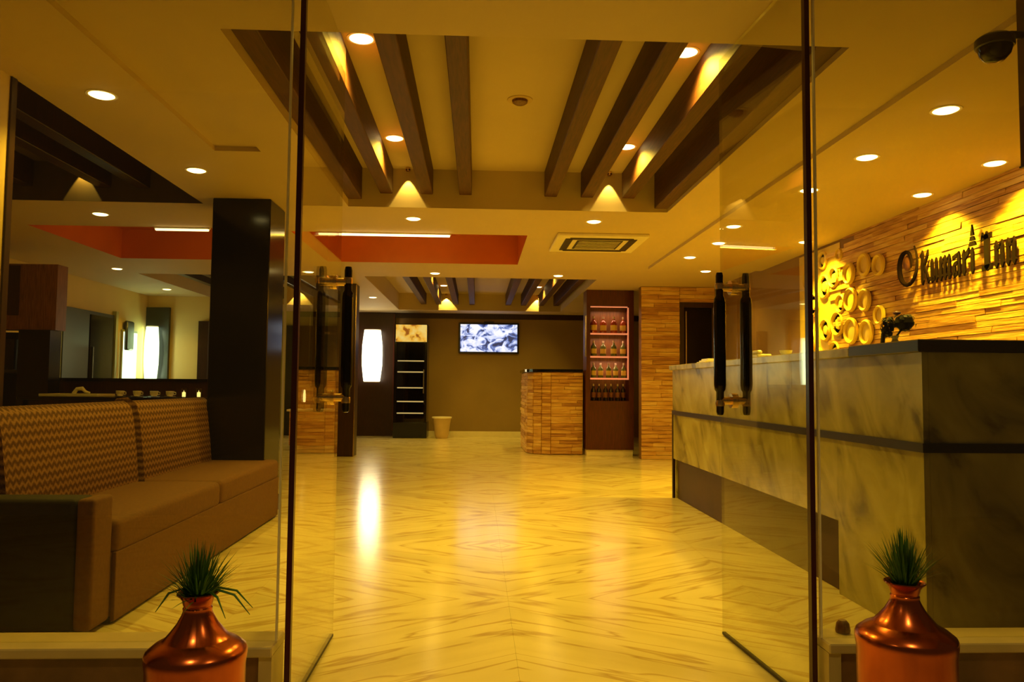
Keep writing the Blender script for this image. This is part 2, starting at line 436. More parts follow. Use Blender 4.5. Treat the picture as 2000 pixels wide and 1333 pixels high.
# ------------------------------------------------------------------ the glass front
def pane(name, x0, x1, y, z0, z1):
    r = struct(bx(name, 'door_glass', x0, x1, y-.006, y+.006, z0, z1))
    return r
w1 = pane('window_1', -2.185, -.612, GY, .225, ZC-.002)
bx('edge_strip', 'white_trim', -.612, -.606, GY-.006, GY+.006, .225, ZC-.002, w1)
w2 = pane('window_2', 1.108, 3.36, GY, .225, ZC-.002)
bx('edge_strip', 'white_trim', 1.102, 1.108, GY-.006, GY+.006, .225, ZC-.002, w2)
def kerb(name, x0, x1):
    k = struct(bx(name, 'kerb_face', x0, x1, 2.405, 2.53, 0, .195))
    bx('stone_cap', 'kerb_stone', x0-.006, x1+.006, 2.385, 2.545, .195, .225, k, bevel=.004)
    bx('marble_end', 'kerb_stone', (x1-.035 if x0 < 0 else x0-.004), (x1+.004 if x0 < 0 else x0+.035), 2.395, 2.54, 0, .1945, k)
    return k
kerb('trim_3', -2.185, -.612); kerb('trim_4', 1.108, 3.36)
def glass_door(name, hx, hy, ex, ey):
    d = Vector((ex-hx, ey-hy, 0)); L = d.length; a = math.atan2(d.y, d.x)
    r = struct(MB().box(.02, L, -.006, .006, .012, ZC-.01).build(name, 'swing_glass'))
    r.location = (hx, hy, 0); r.rotation_euler = (0, 0, a)
    bx('hinge_edge', 'maroon_edge', -.001, .02, -.0085, .0085, .012, ZC-.01, r)
    bx('bottom_seal', 'slot_dark', .0, L, -.007, .007, .003, .012, r)
    hp = bx('pivot_plate', 'chrome', -.01, .10, -.014, .014, .004, .012, r)
    hx_ = L-.115
    b = MB()
    for z in (.965, 1.425):
        b.lathe([(.0, -.062), (.016, -.06), (.016, .06), (.0, .062)], (hx_, 0, z), 14, 'Y')
        b.lathe([(.0, -.014), (.030, -.013), (.030, .013), (.0, .014)], (hx_, 0, z), 18, 'Y')
    h = b.build('door_handle', 'brass', r, True)
    for s in (-1, 1):
        MB().lathe([(.0, .905), (.012, .908), (.0155, .92), (.0155, 1.0), (.022, 1.01), (.024, 1.03), (.024, 1.36), (.022, 1.38), (.0155, 1.39), (.0155, 1.472), (.012, 1.486), (.0, 1.488)],
                   (hx_, s*.056, 0), 16).build('grip_bar', 'black_gloss', h, True)
        b = MB()
        for z in (.955, 1.43): b.lathe([(.0175, z-.012), (.019, z), (.0175, z+.012)], (hx_, s*.056, 0), 16)
        b.build('grip_collar', 'brass', h, True)
    return r
glass_door('door_1', -.575, GY, -.574, 3.19)
glass_door('door_2', 1.084, GY, 1.030, 3.19)

# ------------------------------------------------------------------ columns
c1 = struct(bx('trim_5', 'black_gloss', -2.04, -1.60, 5.92, 6.36, 0, ZC-.0005, bevel=.006))
bx('skirting', 'dark_wood', -2.05, -1.59, 5.91, 6.37, .0, .12, c1)
c2 = struct(bx('trim_6', 'dark_wood', -1.98, -1.72, 10.9, 11.2, 0, ZC-.0005, bevel=.004))
bx('corner_bead', 'brass', -1.724, -1.714, 10.893, 10.903, .0, 2.42, c2)

# ------------------------------------------------------------------ ceiling lamps
def downlight(label, x, y, z=ZC, power=P_DOWN, col=WARM, group='round ceiling downlights', ang=128, rad=.058, mk='lamp_lens'):
    t = thing('ceiling_downlight', label, 'ceiling light', (x, y, z), group=group)
    global _dl
    if not _dl:
        a = MB().lathe([(rad, -.001), (rad+.002, -.0035), (rad+.014, -.003), (rad+.016, -.0008), (rad, -.0008)], n=28).build('trim_ring', 'white_trim', t, True)
        b = MB().lathe([(rad, -.003), (rad*.8, -.009), (rad*.4, -.012), (0, -.013)], n=28).build('lamp_lens', 'lamp_lens', t, True)
        _dl = (a, b)
    else:
        for s in _dl:
            c = s.copy(); C.objects.link(c); c.parent = t
    light('SPOT', 'bulb', (0, 0, -.035), power, col, t, spot_size=math.radians(ang), spot_blend=.6, shadow_soft_size=.04)
    return t
_dl = None
downlight('nearest ceiling downlight of the left row, above the sofa front', -1.87, 3.81)
downlight('left row ceiling downlight just in front of the dark column', -1.89, 5.15)
downlight('downlight on the cross band left of centre, above the orange recess', -.56, 6.53)
downlight('downlight on the cross band right of centre, beside the air conditioner', .99, 6.51)
downlight('nearest and largest downlight over the reception counter', 2.310, 3.641, ZC-.03)
downlight('second downlight over the reception counter, counting from the glass front', 2.320, 4.434, ZC-.03)
downlight('reception downlight seen right behind the dark hinge edge of the right door', 2.310, 5.217, ZC-.03)
downlight('reception downlight seen through the far edge of the right glass door', 2.193, 6.460, ZC-.03)
downlight('reception downlight high right of the air conditioner', 2.310, 7.233, ZC-.03)
downlight('reception downlight just above and left of the far stone doorway', 2.261, 8.065, ZC-.03)
downlight('smallest ceiling downlight over the far stone doorway', 2.78, 9.22)
downlight('downlight close to the stone wall above the last letters of the sign', 3.150, 4.493, ZC-.03, power=P_WALL, col=GOLD, ang=124)
downlight('downlight close to the stone wall above the first letters of the sign', 3.160, 5.276, ZC-.03, power=P_WALL, col=GOLD, ang=124)
downlight('downlight close to the ringed panel at the far end of the stone wall', 3.100, 7.096, ZC-.03, power=P_WALL*1.5, col=GOLD, ang=124)
downlight('downlight in the beam recess near left, beside the second beam', -.60, 3.79, ZR, P_BEAM, ang=150)
downlight('downlight in the beam recess far left, beside the second beam', -.60, 5.35, ZR, P_BEAM, ang=150)
downlight('downlight in the beam recess near right, beside the seventh beam', 1.06, 3.84, ZR, P_BEAM, ang=150)
downlight('downlight in the beam recess far right, beside the seventh beam', 1.06, 5.42, ZR, P_BEAM, ang=150)
downlight('small downlight before the far recess, left of the television', -.55, 9.75)
downlight('small downlight before the far recess, right of the television', 1.03, 9.8)
downlight('downlight between the beams of the far recess, near left one', -.60, 11.6, ZR, P_BEAM*.7, ang=150)
downlight('downlight between the beams of the far recess, far left one', -.60, 13.4, ZR, P_BEAM*.7, ang=150)
downlight('downlight between the beams of the far recess, near right one', 1.06, 11.6, ZR, P_BEAM*.7, ang=150)
downlight('downlight between the beams of the far recess, far right one', 1.06, 13.4, ZR, P_BEAM*.7, ang=150)
downlight('small downlight on the left border of the far recess', -1.72, 12.6)
downlight('downlight on the cross band over the dining room', -3.2, 6.58, power=P_DOWN*.6)
downlight('downlight in the dining room beyond the orange recess', -4.53, 9.79, power=P_DOWN*.8)
downlight('downlight in the dining room nearer the yellow end wall', -4.75, 11.9, power=P_DOWN*.6)
# small spots grazing the ends of the recesses
def washer(label, x, y, z=ZR, power=P_SCAL, ang=60):
    t = thing('wall_washer_spot', label, 'spotlight', (x, y, z), group='small spots at the recess ends')
    MB().lathe([(0, -.0005), (.020, -.0005), (.022, -.022), (.018, -.03), (.014, -.03), (.014, -.012), (0, -.011)], n=16).build('spot_can', 'brass', t, True)
    light('SPOT', 'bulb', (0, -.002, -.032), power, (1, .66, .10), t, spot_size=math.radians(ang), spot_blend=.12, shadow_soft_size=.006)
washer('small spot grazing the end of the beam recess, left one', -.57, 6.08)
washer('small spot grazing the end of the beam recess, right one', 1.05, 6.08)
washer('small spot grazing the end of the far recess left of the television', -.60, 14.575, power=P_SCAL*2.4, ang=82)
washer('small spot grazing the end of the far recess right of the television', 1.14, 14.575, power=P_SCAL*2.4, ang=82)
washer('small spot grazing the end of the dark dining recess', -3.12, 6.08)
washer('small spot grazing the end of the far dining recess', -3.22, 13.95, power=P_SCAL*2.4, ang=82)

def tube(label, x0, x1, y):
    t = thing('strip_light', label, 'strip light', ((x0+x1)/2, y, ZC))
    h = (x1-x0)/2
    bx('housing', 'white_trim', -h, h, -.012, .016, -.016, -.0005, t)
    bx('diffuser', 'lamp_tube', -h+.01, h-.01, -.014, .012, -.034, -.016, t, bevel=.005)
    l = light('AREA', 'bulb', (0, .10, .012), 4.5, WARM, t, shape='RECTANGLE', size=h*2, size_y=.03); l.rotation_euler = (math.radians(118), 0, 0)  # added lamp with no fitting, brightens the far wall of the recess
    light('AREA', 'bulb', (0, .0, -.04), 3, WARM, t, shape='RECTANGLE', size=h*2, size_y=.03)
tube('long warm strip light on the front edge of the orange recess', -1.5, -.26, 7.16)
tube('short warm strip light over the dining room, left of the dark column', -2.96, -2.46, 7.085)

# the air conditioner
ac = thing('ceiling_air_conditioner', 'square white ceiling air conditioner with dark slots, right of the orange recess', 'air conditioner', (1.16, 7.44, ZC))
bx('panel', 'white_trim', -.43, .43, -.43, .43, -.03, -.0005, ac, bevel=.006)
bx('intake_grille', 'slot_dark', -.22, .22, -.22, .22, -.034, -.03, ac)
for k in range(6): bx('grille_slat', 'white_trim', -.2, .2, -.19+k*.07, -.175+k*.07, -.038, -.034, ac)
for (a, b_, c, d) in ((-.34, -.27, -.30, .30), (.27, .34, -.30, .30)): bx('air_slot', 'slot_dark', a, b_, c, d, -.036, -.03, ac); bx('air_slot', 'slot_dark', c, d, a, b_, -.036, -.03, ac)
sd = thing('smoke_detector', 'small round detector in the middle of the beam recess', 'smoke detector', (.24, 4.56, ZR))
MB().lathe([(0, -.03), (.03, -.03), (.045, -.02), (.05, -.0005), (0, -.0005)], n=24).build('cover', 'brown_wood', sd, True)
MB().lathe([(.05, -.006), (.075, -.005), (.078, -.0005), (.05, -.0005)], n=28).build('base_ring', 'ceiling_paint_warm', sd, True)

# ------------------------------------------------------------------ cctv camera at top right
cc = thing('security_camera', 'black dome security camera at the top right of the glass front', 'security camera', (1.835, 2.60, 2.24))
MB().lathe([(0, -.055), (.030, -.047), (.050, -.025), (.057, 0), (.060, .012), (.060, .035), (.045, .045), (0, .045)], n=28).build('dome', 'black_gloss', cc, True)
MB().lathe([(.060, .0), (.064, .004), (.064, .03), (.060, .034)], n=28).build('housing_ring', 'black_metal', cc, True)
MB().tube([(0, 0, .03), (.06, 0, .05), (.102, 0, .05)], .014).build('bracket_arm', 'black_metal', cc, True)
pl = thing('hanging_post', 'dark square post hanging from the ceiling beside the dome camera', 'post', (1.968, 2.60, 1.82))
bx('shaft', 'maroon_edge', -.03, .03, -.03, .03, 0, ZC-1.82-.001, pl, bevel=.003)
bx('end_cap', 'black_metal', -.032, .032, -.032, .032, -.006, .0, pl)

# ------------------------------------------------------------------ reception counter
rc = thing('reception_counter', 'long marble-faced reception counter with a dark band, turning the corner at right', 'counter', (1.81, 3.05, 0))
def cb(name, m, x0, x1, y0, y1, z0, z1, **k): return bx(name, m, x0-1.78, x1-1.78, y0-3.05, y1-3.05, z0, z1, rc, **k)
cb('core', 'wall_brown', 1.85, 2.3, 3.15, 7.0, 0.001, 1.15); cb('core', 'wall_brown', 2.3, 3.32, 3.15, 3.55, .001, 1.15)
ys = [3.05, 4.35, 5.68, 7.05]
for a, b_ in zip(ys, ys[1:]):
    cb('marble_panel', 'counter_marble', 1.78, 1.805, a+.001, b_-.001, .80, 1.17)
    if a > 3.5: cb('marble_panel', 'counter_marble', 1.78, 1.805, a+.001, b_-.001, .36, .762)
cb('marble_panel', 'counter_marble', 1.78, 1.805, 3.051, 3.80, .001, .762)
cb('marble_panel', 'counter_marble', 1.78, 1.805, 3.801, 4.349, .36, .762)
for a, b_ in ((1.806, 2.56), (2.562, 3.32)):
    cb('marble_panel', 'counter_marble', a, b_, 3.05, 3.075, .80, 1.17); cb('marble_panel', 'counter_marble', a, b_, 3.05, 3.075, .001, .762)
cb('marble_panel', 'counter_marble', 1.806, 2.3, 7.02, 7.045, .001, 1.17)
cb('dark_band', 'dark_edge', 1.772, 1.82, 3.042, 7.05, .762, .80); cb('dark_band', 'dark_edge', 1.82, 3.32, 3.042, 3.09, .762, .80)
cb('end_post', 'dark_edge', 1.774, 1.80, 7.03, 7.056, .001, .80)
cb('toe_board', 'toe_board', 1.815, 1.84, 3.80, 7.0, .001, .36)
cb('toe_board_end', 'dark_wood', 1.806, 1.84, 3.80, 3.805, .001, .36)
cb('top_slab', 'counter_marble', 1.755, 2.34, 3.62, 7.08, 1.17, 1.215, bevel=.004)
cb('front_top', 'dark_edge', 1.755, 3.32, 3.03, 3.62, 1.17, 1.222, bevel=.004)

# things on the counter
def plant_black():
    t = thing('flower_arrangement', 'dark bushy flower arrangement with a purple bloom on the reception counter', 'plant', (1.95, 3.50, 1.2225))
    MB().lathe([(0, 0), (.05, 0), (.055, .006), (.02, .012), (.012, .03), (.02, .045), (.0, .045)], n=20).build('dish', 'porcelain', t, True)
    b = MB(); rnd = random.Random(3)
    for k in range(150):
        if rnd.random() < .62: c = Vector((.045, .0, .105)); R_ = Vector((.058, .05, .042))
        else: c = Vector((-.035, .0, .085)); R_ = Vector((.03, .035, .06))
        d = Vector((rnd.gauss(0, 1), rnd.gauss(0, 1), rnd.gauss(0, 1))).normalized()
        p = c + Vector((d.x*R_.x, d.y*R_.y, d.z*R_.z))*rnd.uniform(.5, 1)
        q = d.orthogonal().normalized()*.012; e = d.cross(q).normalized()*.016
        b.bm.faces.new([b.bm.verts.new(v) for v in (p-q, p-e, p+q+d*.006, p+e)])
    f = b.build('foliage', 'leaf_dark', t); f['kind'] = 'stuff'
    MB().lathe([(0, -.038), (.035, -.02), (.045, 0), (.035, .025), (0, .035)], (.045, 0, .105), 14).build('leaf_core', 'leaf_dark', t, True)
    MB().tube([(0, 0, .03), (.02, 0, .06), (.045, 0, .09)], .005, 6).build('stem', 'leaf_dark', t, True)
    MB().tube([(-.06, 0, 0.001), (-.055, 0, .05), (-.035, 0, .1)], .010, 6).build('stem', 'leaf_dark', t, True)
    MB().lathe([(0, -.01), (.014, -.004), (.018, .004), (.0, .012)], (.0, -.02, .148), 10).build('bloom', 'purple_petal', t, True)
plant_black()
t = thing('desk_phone', 'small white telephone on the reception counter behind the right door', 'telephone', (1.93, 5.15, 1.2155))
bx('phone_base', 'porcelain', -.05, .05, -.07, .07, 0.0005, .03, t, bevel=.006); bx('handset', 'porcelain', -.05, -.015, -.075, .075, .03, .055, t, bevel=.008)
t = thing('small_bowl', 'small white bowl on the counter between telephone and dark flowers', 'bowl', (1.9, 4.65, 1.2155))
MB().lathe([(0, .0005), (.022, .0005), (.035, .02), (.04, .034), (.037, .034), (.03, .018), (0, .008)], n=20).build('bowl_body', 'porcelain', t, True)
t = thing('folded_papers', 'crumpled pale papers at the far end of the counter', 'papers', (1.93, 6.3, 1.2155))
for k in range(3): bx('paper', 'porcelain', -.08+k*.02, .09-k*.01, -.12+k*.02, .1, .001+k*.013, .012+k*.013, t)

# ------------------------------------------------------------------ sign lettering on the stone wall
SX = 3.315
def letters():
    t = thing('sign_lettering', 'dark gothic letters reading Kumari Inn on the golden stone wall', 'sign', (SX+.01, 5.57, 1.80))
    def stem(u, v0, v1, w_=.046):
        h = .035
        return [(u, v0+h*.6), (u+w_*.5, v0-h*.2), (u+w_*1.15, v0+h*.8), (u+w_, v0+h*1.2), (u+w_, v1-h*.7), (u+w_*.5, v1+h*.3), (u-w_*.15, v1-h*.8), (u, v1-h)]
    def link(u0, v0, u1, v1, th=.028): return [(u0, v0-th/2), (u1, v1-th/2), (u1, v1+th/2), (u0, v0+th/2)]
    X = .165; T = .245
    def glyph(c):
        if c == 'K': return [stem(0, 0, T), link(.05, .13, .135, T-.015, .045), link(.06, .135, .14, .02, .05), [(.13, 0), (.17, .02), (.16, .045), (.12, .04)], [(-.03, T-.03), (.0, T-.01), (0, T-.05)]], .175
        if c == 'u': return [stem(0, 0, X), stem(.082, 0, X), link(.04, .02, .1, .03)], .155
        if c == 'm': return [stem(0, 0, X), stem(.078, 0, X), stem(.156, 0, X), link(.04, X-.04, .09, X-.015), link(.12, X-.04, .17, X-.015)], .23
        if c == 'a': return [stem(.085, 0, X), link(.0, X-.03, .1, X-.01), stem(.0, 0, X*.55, .05), link(.03, .09, .1, .10), link(.03, .012, .1, .03)], .16
        if c == 'r': return [stem(0, 0, X), link(.05, X-.04, .11, X-.005, .045)], .13
        if c == 'i': return [stem(0, 0, X)], .075
        if c == 'I': return [stem(.03, 0, T, .075), link(-.01, T-.03, .14, T-.02, .035), link(-.01, .015, .14, .02, .035), [(-.02, T-.05), (.03, T-.02), (.0, T+.01)]], .175
        if c == 'n': return [stem(0, 0, X), stem(.085, 0, X), link(.04, X-.04, .1, X-.015)], .16
        return [], .09
    u = 0; k = .635
    for c in 'Kumari Inn':
        polys, adv = glyph(c)
        if polys:
            b = MB()
            for p in polys: b.prism(p, lambda a, v, u=u: Vector((0, -(u+a)*k, v)), Vector((-.012, 0, 0)))
            b.build('letter', 'letter_brown', t)
        if c == 'i':   # the dot of the i is a little pagoda spire
            b = MB()
            for p in ([(-.035, X+.02), (.09, X+.02), (.065, X+.05), (-.01, X+.05)], [(-.018, X+.055), (.073, X+.055), (.05, X+.085), (.005, X+.085)], [(0, X+.09), (.055, X+.09), (.0275, X+.165)]):
                b.prism(p, lambda a, v, u=u: Vector((0, -(u+a)*k, v)), Vector((-.012, 0, 0)))
            b.build('letter', 'letter_brown', t)
        u += adv + .012
    return t
letters()
em = thing('sign_emblem', 'dark swirling oval emblem on the stone wall left of the gothic letters', 'emblem', (SX, 5.74, 1.97))
pts = []
for k in range(26):
    a = math.radians(200 - k*17); r = .06 + .0036*k
    pts.append((-.012, math.cos(a)*r*1.0, math.sin(a)*r*1.25))
MB().tube(pts, [.006 + .012*math.sin(PI*k/25) for k in range(26)], 8).build('swirl', 'letter_brown', em, True)
MB().lathe([(0, -.02), (.045, -.016), (.062, -.004), (.055, 0)], (0, .0, .02), 18, 'X').build('inner_disc', 'emblem_brown', em, True)
MB().lathe([(0, -.02), (.018, -.014), (.024, -.002), (.02, 0)], (0, -.05, -.11), 14, 'X').build('drop', 'emblem_brown', em, True)

# carved rings
rp = thing('ring_relief_panel', 'golden relief panel of carved rings at the far end of the stone wall', 'wall panel', (3.368, 7.85, 1.20))
bx('backing', 'gold_relief', -.006, .0, -.90, .0, 0.0, 1.18, rp)
for (yy, zz, r) in ((7.05, 2.06, .10), (6.92, 1.80, .09), (6.99, 1.62, .12), (7.25, 2.0, .12), (7.24, 1.58, .11), (7.5, 1.85, .12), (7.55, 1.5, .11), (7.62, 2.12, .10), (7.28, 2.26, .09), (6.93, 2.26, .06), (7.4, 1.33, .09), (7.05, 1.36, .10)):
    MB().lathe([(r*.98, -.001), (r, -.02), (r*.88, -.032), (r*.76, -.02), (r*.74, -.001)], (-.006, yy-7.85, zz-1.2), 28, 'X').build('carved_ring', 'gold_relief', rp, True)
    MB().lathe([(r*.45, -.001), (r*.38, -.016), (0, -.022)], (-.006, yy-7.85, zz-1.2), 20, 'X').build('carved_boss', 'gold_relief', rp, True)
def ring_on_wall(yy, zz, r, label):
    t = thing('wall_ring', label, 'wall ornament', (3.336, yy, zz), group='gold rings on the stone wall')
    MB().lathe([(r, -.001), (r, -.02), (r*.88, -.03), (r*.74, -.02), (r*.72, -.001)], (0, 0, 0), 28, 'X').build('rim', 'gold_relief', t, True)
    MB().lathe([(r*.72, -.004), (r*.4, -.010), (0, -.012)], (0, 0, 0), 24, 'X').build('plate', 'gold_relief', t, True)
ring_on_wall(6.71, 2.05, .10, 'gold wall ring beside the relief panel, second from the left at the top')
ring_on_wall(6.44, 2.09, .10, 'gold wall ring in the top row, one before the last')
ring_on_wall(6.20, 2.05, .09, 'gold wall ring nearest to the gothic sign, top right')
ring_on_wall(6.69, 1.81, .11, 'large gold wall ring in the middle of the group')
ring_on_wall(6.44, 1.78, .10, 'gold wall ring in the middle row, rightmost there')
ring_on_wall(6.69, 1.53, .12, 'large gold wall ring low beside the relief panel')
ring_on_wall(6.42, 1.50, .11, 'gold wall ring low, just above the counter top')
ring_on_wall(6.20, 1.63, .08, 'small gold wall ring low right, above the dark flowers')

# ------------------------------------------------------------------ sofa
sf = thing('lounge_sofa', 'long brown sofa with zigzag-woven back cushions beside the left glass panel', 'sofa', (-1.85, 4.66, 0))
def sb(name, m, x0, x1, y0, y1, z0, z1, bv=.03, seg=3): return bx(name, m, x0+1.85, x1+1.85, y0-4.66, y1-4.66, z0, z1, sf, bevel=bv, seg=seg)
sb('base', 'sofa_fabric', -2.16, -1.53, 3.36, 6.02, .03, .30, .01)
for a, b_ in ((3.36, 4.68), (4.69, 6.02)): sb('seat_cushion', 'sofa_fabric', -2.02, -1.51, a, b_, .285, .435, .045, 4)
for x in (-2.1, -1.56):
    for y in (3.4, 5.96): sb('foot', 'black_metal', x-.03, x+.03, y-.03, y+.03, 0.0, .035, .002)
sb('front_skirt', 'sofa_fabric', -1.53, -1.512, 3.36, 6.02, .012, .30, .006)
def backrest(y0, y1):
    b = MB(); f = lambda u, v: Vector((u+1.85, y0-4.66+.004, v))
    poly = [(-1.985, .40), (-2.005, .60), (-2.03, .80), (-2.05, .875), (-2.09, .905), (-2.14, .900), (-2.175, .86), (-2.18, .30), (-2.0, .30)]
    b.prism(poly, f, Vector((0, y1-y0-.008, 0)))
    bmesh.ops.remove_doubles(b.bm, verts=b.bm.verts, dist=1e-6)
    e = [e for e in b.bm.edges if abs(e.verts[0].co.y-e.verts[1].co.y) < 1e-5]
    bmesh.ops.bevel(b.bm, geom=e, offset=.02, segments=2, profile=.6, affect='EDGES')
    b.build('back_cushion', 'zigzag_weave', sf, True)
backrest(3.36, 4.69); backrest(4.70, 6.02)
sb('back_frame', 'sofa_dark', -2.215, -2.182, 3.24, 6.02, .03, .82, .006)
sb('armrest', 'sofa_dark', -2.215, -1.60, 3.19, 3.355, .02, .545, .03, 3)
sb('armrest_front', 'sofa_fabric', -1.60, -1.53, 3.19, 3.36, .02, .545, .02, 3)

# ------------------------------------------------------------------ dining room beyond the sofa
wc = thing('tall_wood_cabinet', 'tall brown wooden cabinet with a dark niche at the far left of the dining room', 'cabinet', (-4.9, 8.2, 0))
bx('body', 'brown_wood', -.45, .50, 0, .2, 1.55, 2.24, wc); bx('body', 'brown_wood', -.45, -.40, 0, .6, 0, 1.55, wc)
bx('lower_block', 'black_gloss', .14, .46, -.02, .2, 0, 1.549, wc); bx('niche_back', 'slot_dark', -.40, .14, .5, .55, 0, 1.55, wc)
bx('niche_shelf', 'dark_green', -.40, .14, .0, .5, 1.10, 1.13, wc); bx('door_panel', 'dark_wood', -.44, .12, -.012, 0, 1.70, 2.22, wc)
bx('oven_box', 'black_gloss', -.36, .08, .02, .45, 1.131, 1.45, wc)
pt = thing('booth_partition', 'low dark wooden partition in the dining room behind the buffet table', 'partition', (-3.4, 8.75, 0))
bx('panel', 'dark_wood', -1.3, 1.15, 0, .06, 0, 1.02, pt); bx('cap_rail', 'black_gloss', -1.32, 1.17, -.02, .08, 1.02, 1.055, pt)
bt = thing('buffet_table', 'dark buffet table seen just above the sofa back', 'table', (-3.35, 7.75, 0))
bx('table_top', 'black_gloss', -.95, .85, -.35, .35, .84, .872, bt, bevel=.004)
for x in (-.88, .78):
    for y in (-.3, .3): bx('leg', 'dark_wood', x-.03, x+.03, y-.03, y+.03, 0, .84, bt)
bx('skirt', 'dark_wood', -.9, .8, -.33, -.31, .5, .84, bt)
tr = thing('serving_tray', 'pale serving tray with a napkin on the buffet table', 'tray', (-3.85, 7.62, .872))
bx('tray_base', 'cloth_white', -.27, .27, -.18, .18, .0005, .010, tr, bevel=.003)
for (a, b_, c, d) in ((-.27, .27, -.18, -.165), (-.27, .27, .165, .18), (-.27, -.255, -.165, .165), (.255, .27, -.165, .165)): bx('tray_rim', 'cloth_white', a, b_, c, d, .010, .026, tr)
np_ = tag(MB().tube([(-.05, 0, .0), (-.02, 0, .045), (.03, 0, .05), (.05, .02, .02), (.09, .03, .008)], [.02, .018, .02, .014, .008], 8).build('folded_napkin', 'cloth_white', None, True, (-3.83, 7.6, .899)), 'folded white napkin lying in the serving tray', 'napkin')
glass_lab = ['first', 'second', 'third', 'fourth']
def cup(x, lab):
    t = thing('coffee_cup', lab, 'cup', (x, 7.55, .872), group='cups on the buffet table')
    MB().lathe([(0, .0005), (.05, .003), (.055, .01), (.02, .008), (0, .006)], n=18).build('saucer', 'porcelain', t, True)
    MB().lathe([(0, .009), (.022, .010), (.036, .03), (.038, .06), (.034, .06), (.030, .03), (0, .016)], n=18).build('cup_body', 'porcelain', t, True)
    MB().tube([(.036, 0, .05), (.055, 0, .046), (.055, 0, .028), (.033, 0, .024)], .004, 6).build('handle', 'porcelain', t, True)
cup(-3.42, 'white cup on the buffet table, right beside the serving tray')
cup(-3.26, 'white cup on the buffet table, second from the tray')
cup(-3.10, 'white cup on the buffet table, third from the tray')
cup(-2.95, 'white cup on the buffet table, last one before the candles')
def votive(x, lab):
    t = thing('candle_glass', lab, 'candle', (x, 7.5, .872))
    MB().lathe([(0, .001), (.024, .001), (.028, .09), (.026, .09), (.022, .006), (0, .005)], n=16).build('glass_cup', 'cooler_glass', t, True)
    MB().lathe([(0, .007), (.016, .007), (.016, .05), (.003, .055), (0, .075)], n=12).build('candle', 'candle_glow', t, True)
votive(-2.80, 'candle glass on the buffet table, left of the two'); votive(-2.66, 'candle glass on the buffet table, nearest to the dark column')

d4 = struct(bx('door_4', 'dark_green', -5.42, -5.39, 10.15, 11.62, .0, 2.0))
bx('door_leaf', 'dark_green', -5.39, -5.37, 10.20, 10.86, .02, 1.95, d4); bx('door_leaf', 'black_gloss', -5.39, -5.37, 10.90, 11.56, .02, 1.95, d4)
bx('door_frame', 'wall_green', -5.42, -5.36, 10.08, 10.15, 0, 2.06, d4); bx('door_frame', 'wall_green', -5.42, -5.36, 11.62, 11.69, 0, 2.06, d4)
bx('door_handle', 'chrome', -5.37, -5.34, 10.93, 10.95, .8, 1.5, d4)
def lantern(name, label, x, y, z, W, Hh, m, power, col):
    t = thing(name, label, 'wall lamp', (x, y, z))
    p = [(W*.40, 0), (W*.44, Hh*.12), (W*.49, Hh*.3), (W*.5, Hh*.5), (W*.49, Hh*.7), (W*.44, Hh*.88), (W*.40, Hh)]
    b = MB(); b.lathe([(W*.38, -.002)] + p + [(W*.38, Hh+.002)], (0, 0, 0), 32)
    for v in b.bm.verts: v.co.y *= .42
    b.build('shade', m, t, True)
    b = MB().lathe([(W*.385, -.018), (W*.405, -.016), (W*.405, -.002), (W*.385, -.001)], (0, 0, 0), 28).lathe([(W*.385, Hh+.001), (W*.405, Hh+.002), (W*.405, Hh+.016), (W*.385, Hh+.018)], (0, 0, 0), 28)
    for v in b.bm.verts: v.co.y *= .42
    b.build('rim', 'white_trim', t, True)
    bx('back_plate', 'black_metal', -.06, .06, W*.17, W*.21+.016, Hh*.3, Hh*.7, t)
    light('AREA', 'bulb', (0, -W*.24, Hh/2), power, col, t, shape='RECTANGLE', size=W*.8, size_y=Hh*.9).rotation_euler = (PI/2, 0, 0)
    return t
lantern('paper_lantern', 'tall white barrel-shaped lantern on the dark back panel left of the drinks cooler', -2.055, 15.13, 1.07, .40, 1.0, 'lantern_glow', 12, (1, .86, .55))
lantern('paper_lantern', 'white barrel-shaped lantern on the end wall of the dining room', -5.28, 12.70, 1.05, .24, .86, 'lantern_glow_cool', 8, (.85, 1, .7))
struct(bx('trim_7', 'dark_green', -5.42, -5.05, 12.78, 12.85, 0, 2.24))
wp = thing('glow_patch_panel', 'glowing panel added for a bright reflected patch beside the dark dining room doors', 'glow patch', (-5.39, 12.15, 1.0))  # added glowing panel, stands in for a reflected patch of light
bx('panel', 'lantern_glow_cool', -.012, .01, -.24, .24, 0, .78, wp); bx('frame', 'wall_green', -.02, .012, -.27, -.24, -.03, .81, wp); bx('frame', 'wall_green', -.02, .012, -.24, .24, .78, .81, wp)
wh = tag(bx('hanging_cloth', 'dark_green', -5.40, -5.34, 11.95, 12.2, 1.5, 1.95, bevel=.02), 'dark cloth hanging over the corner of the bright wall patch', 'cloth')
struct(bx('trim_8', 'dark_wood', -4.56, -4.40, 12.74, 12.85, 0, 2.02))

# ------------------------------------------------------------------ far hall
tv = thing('wall_television', 'flat television showing a bright picture on the olive back wall', 'television', (.225, 15.24, 1.64))
bx('bezel', 'black_paint', -.60, .60, 0, .05, 0, .61, tv, bevel=.006); bx('screen', 'tv_picture', -.565, .565, -.004, 0, .035, .58, tv)
bx('wall_bracket', 'black_metal', -.15, .15, .05, .058, .15, .45, tv); bx('sensor_box', 'black_metal', -.1, .1, .0, .04, .615, .64, tv)
light('AREA', 'bulb', (0, -.02, .3), 2, (.8, .8, 1), tv, shape='RECTANGLE', size=1.1, size_y=.5).rotation_euler = (PI/2, 0, 0)

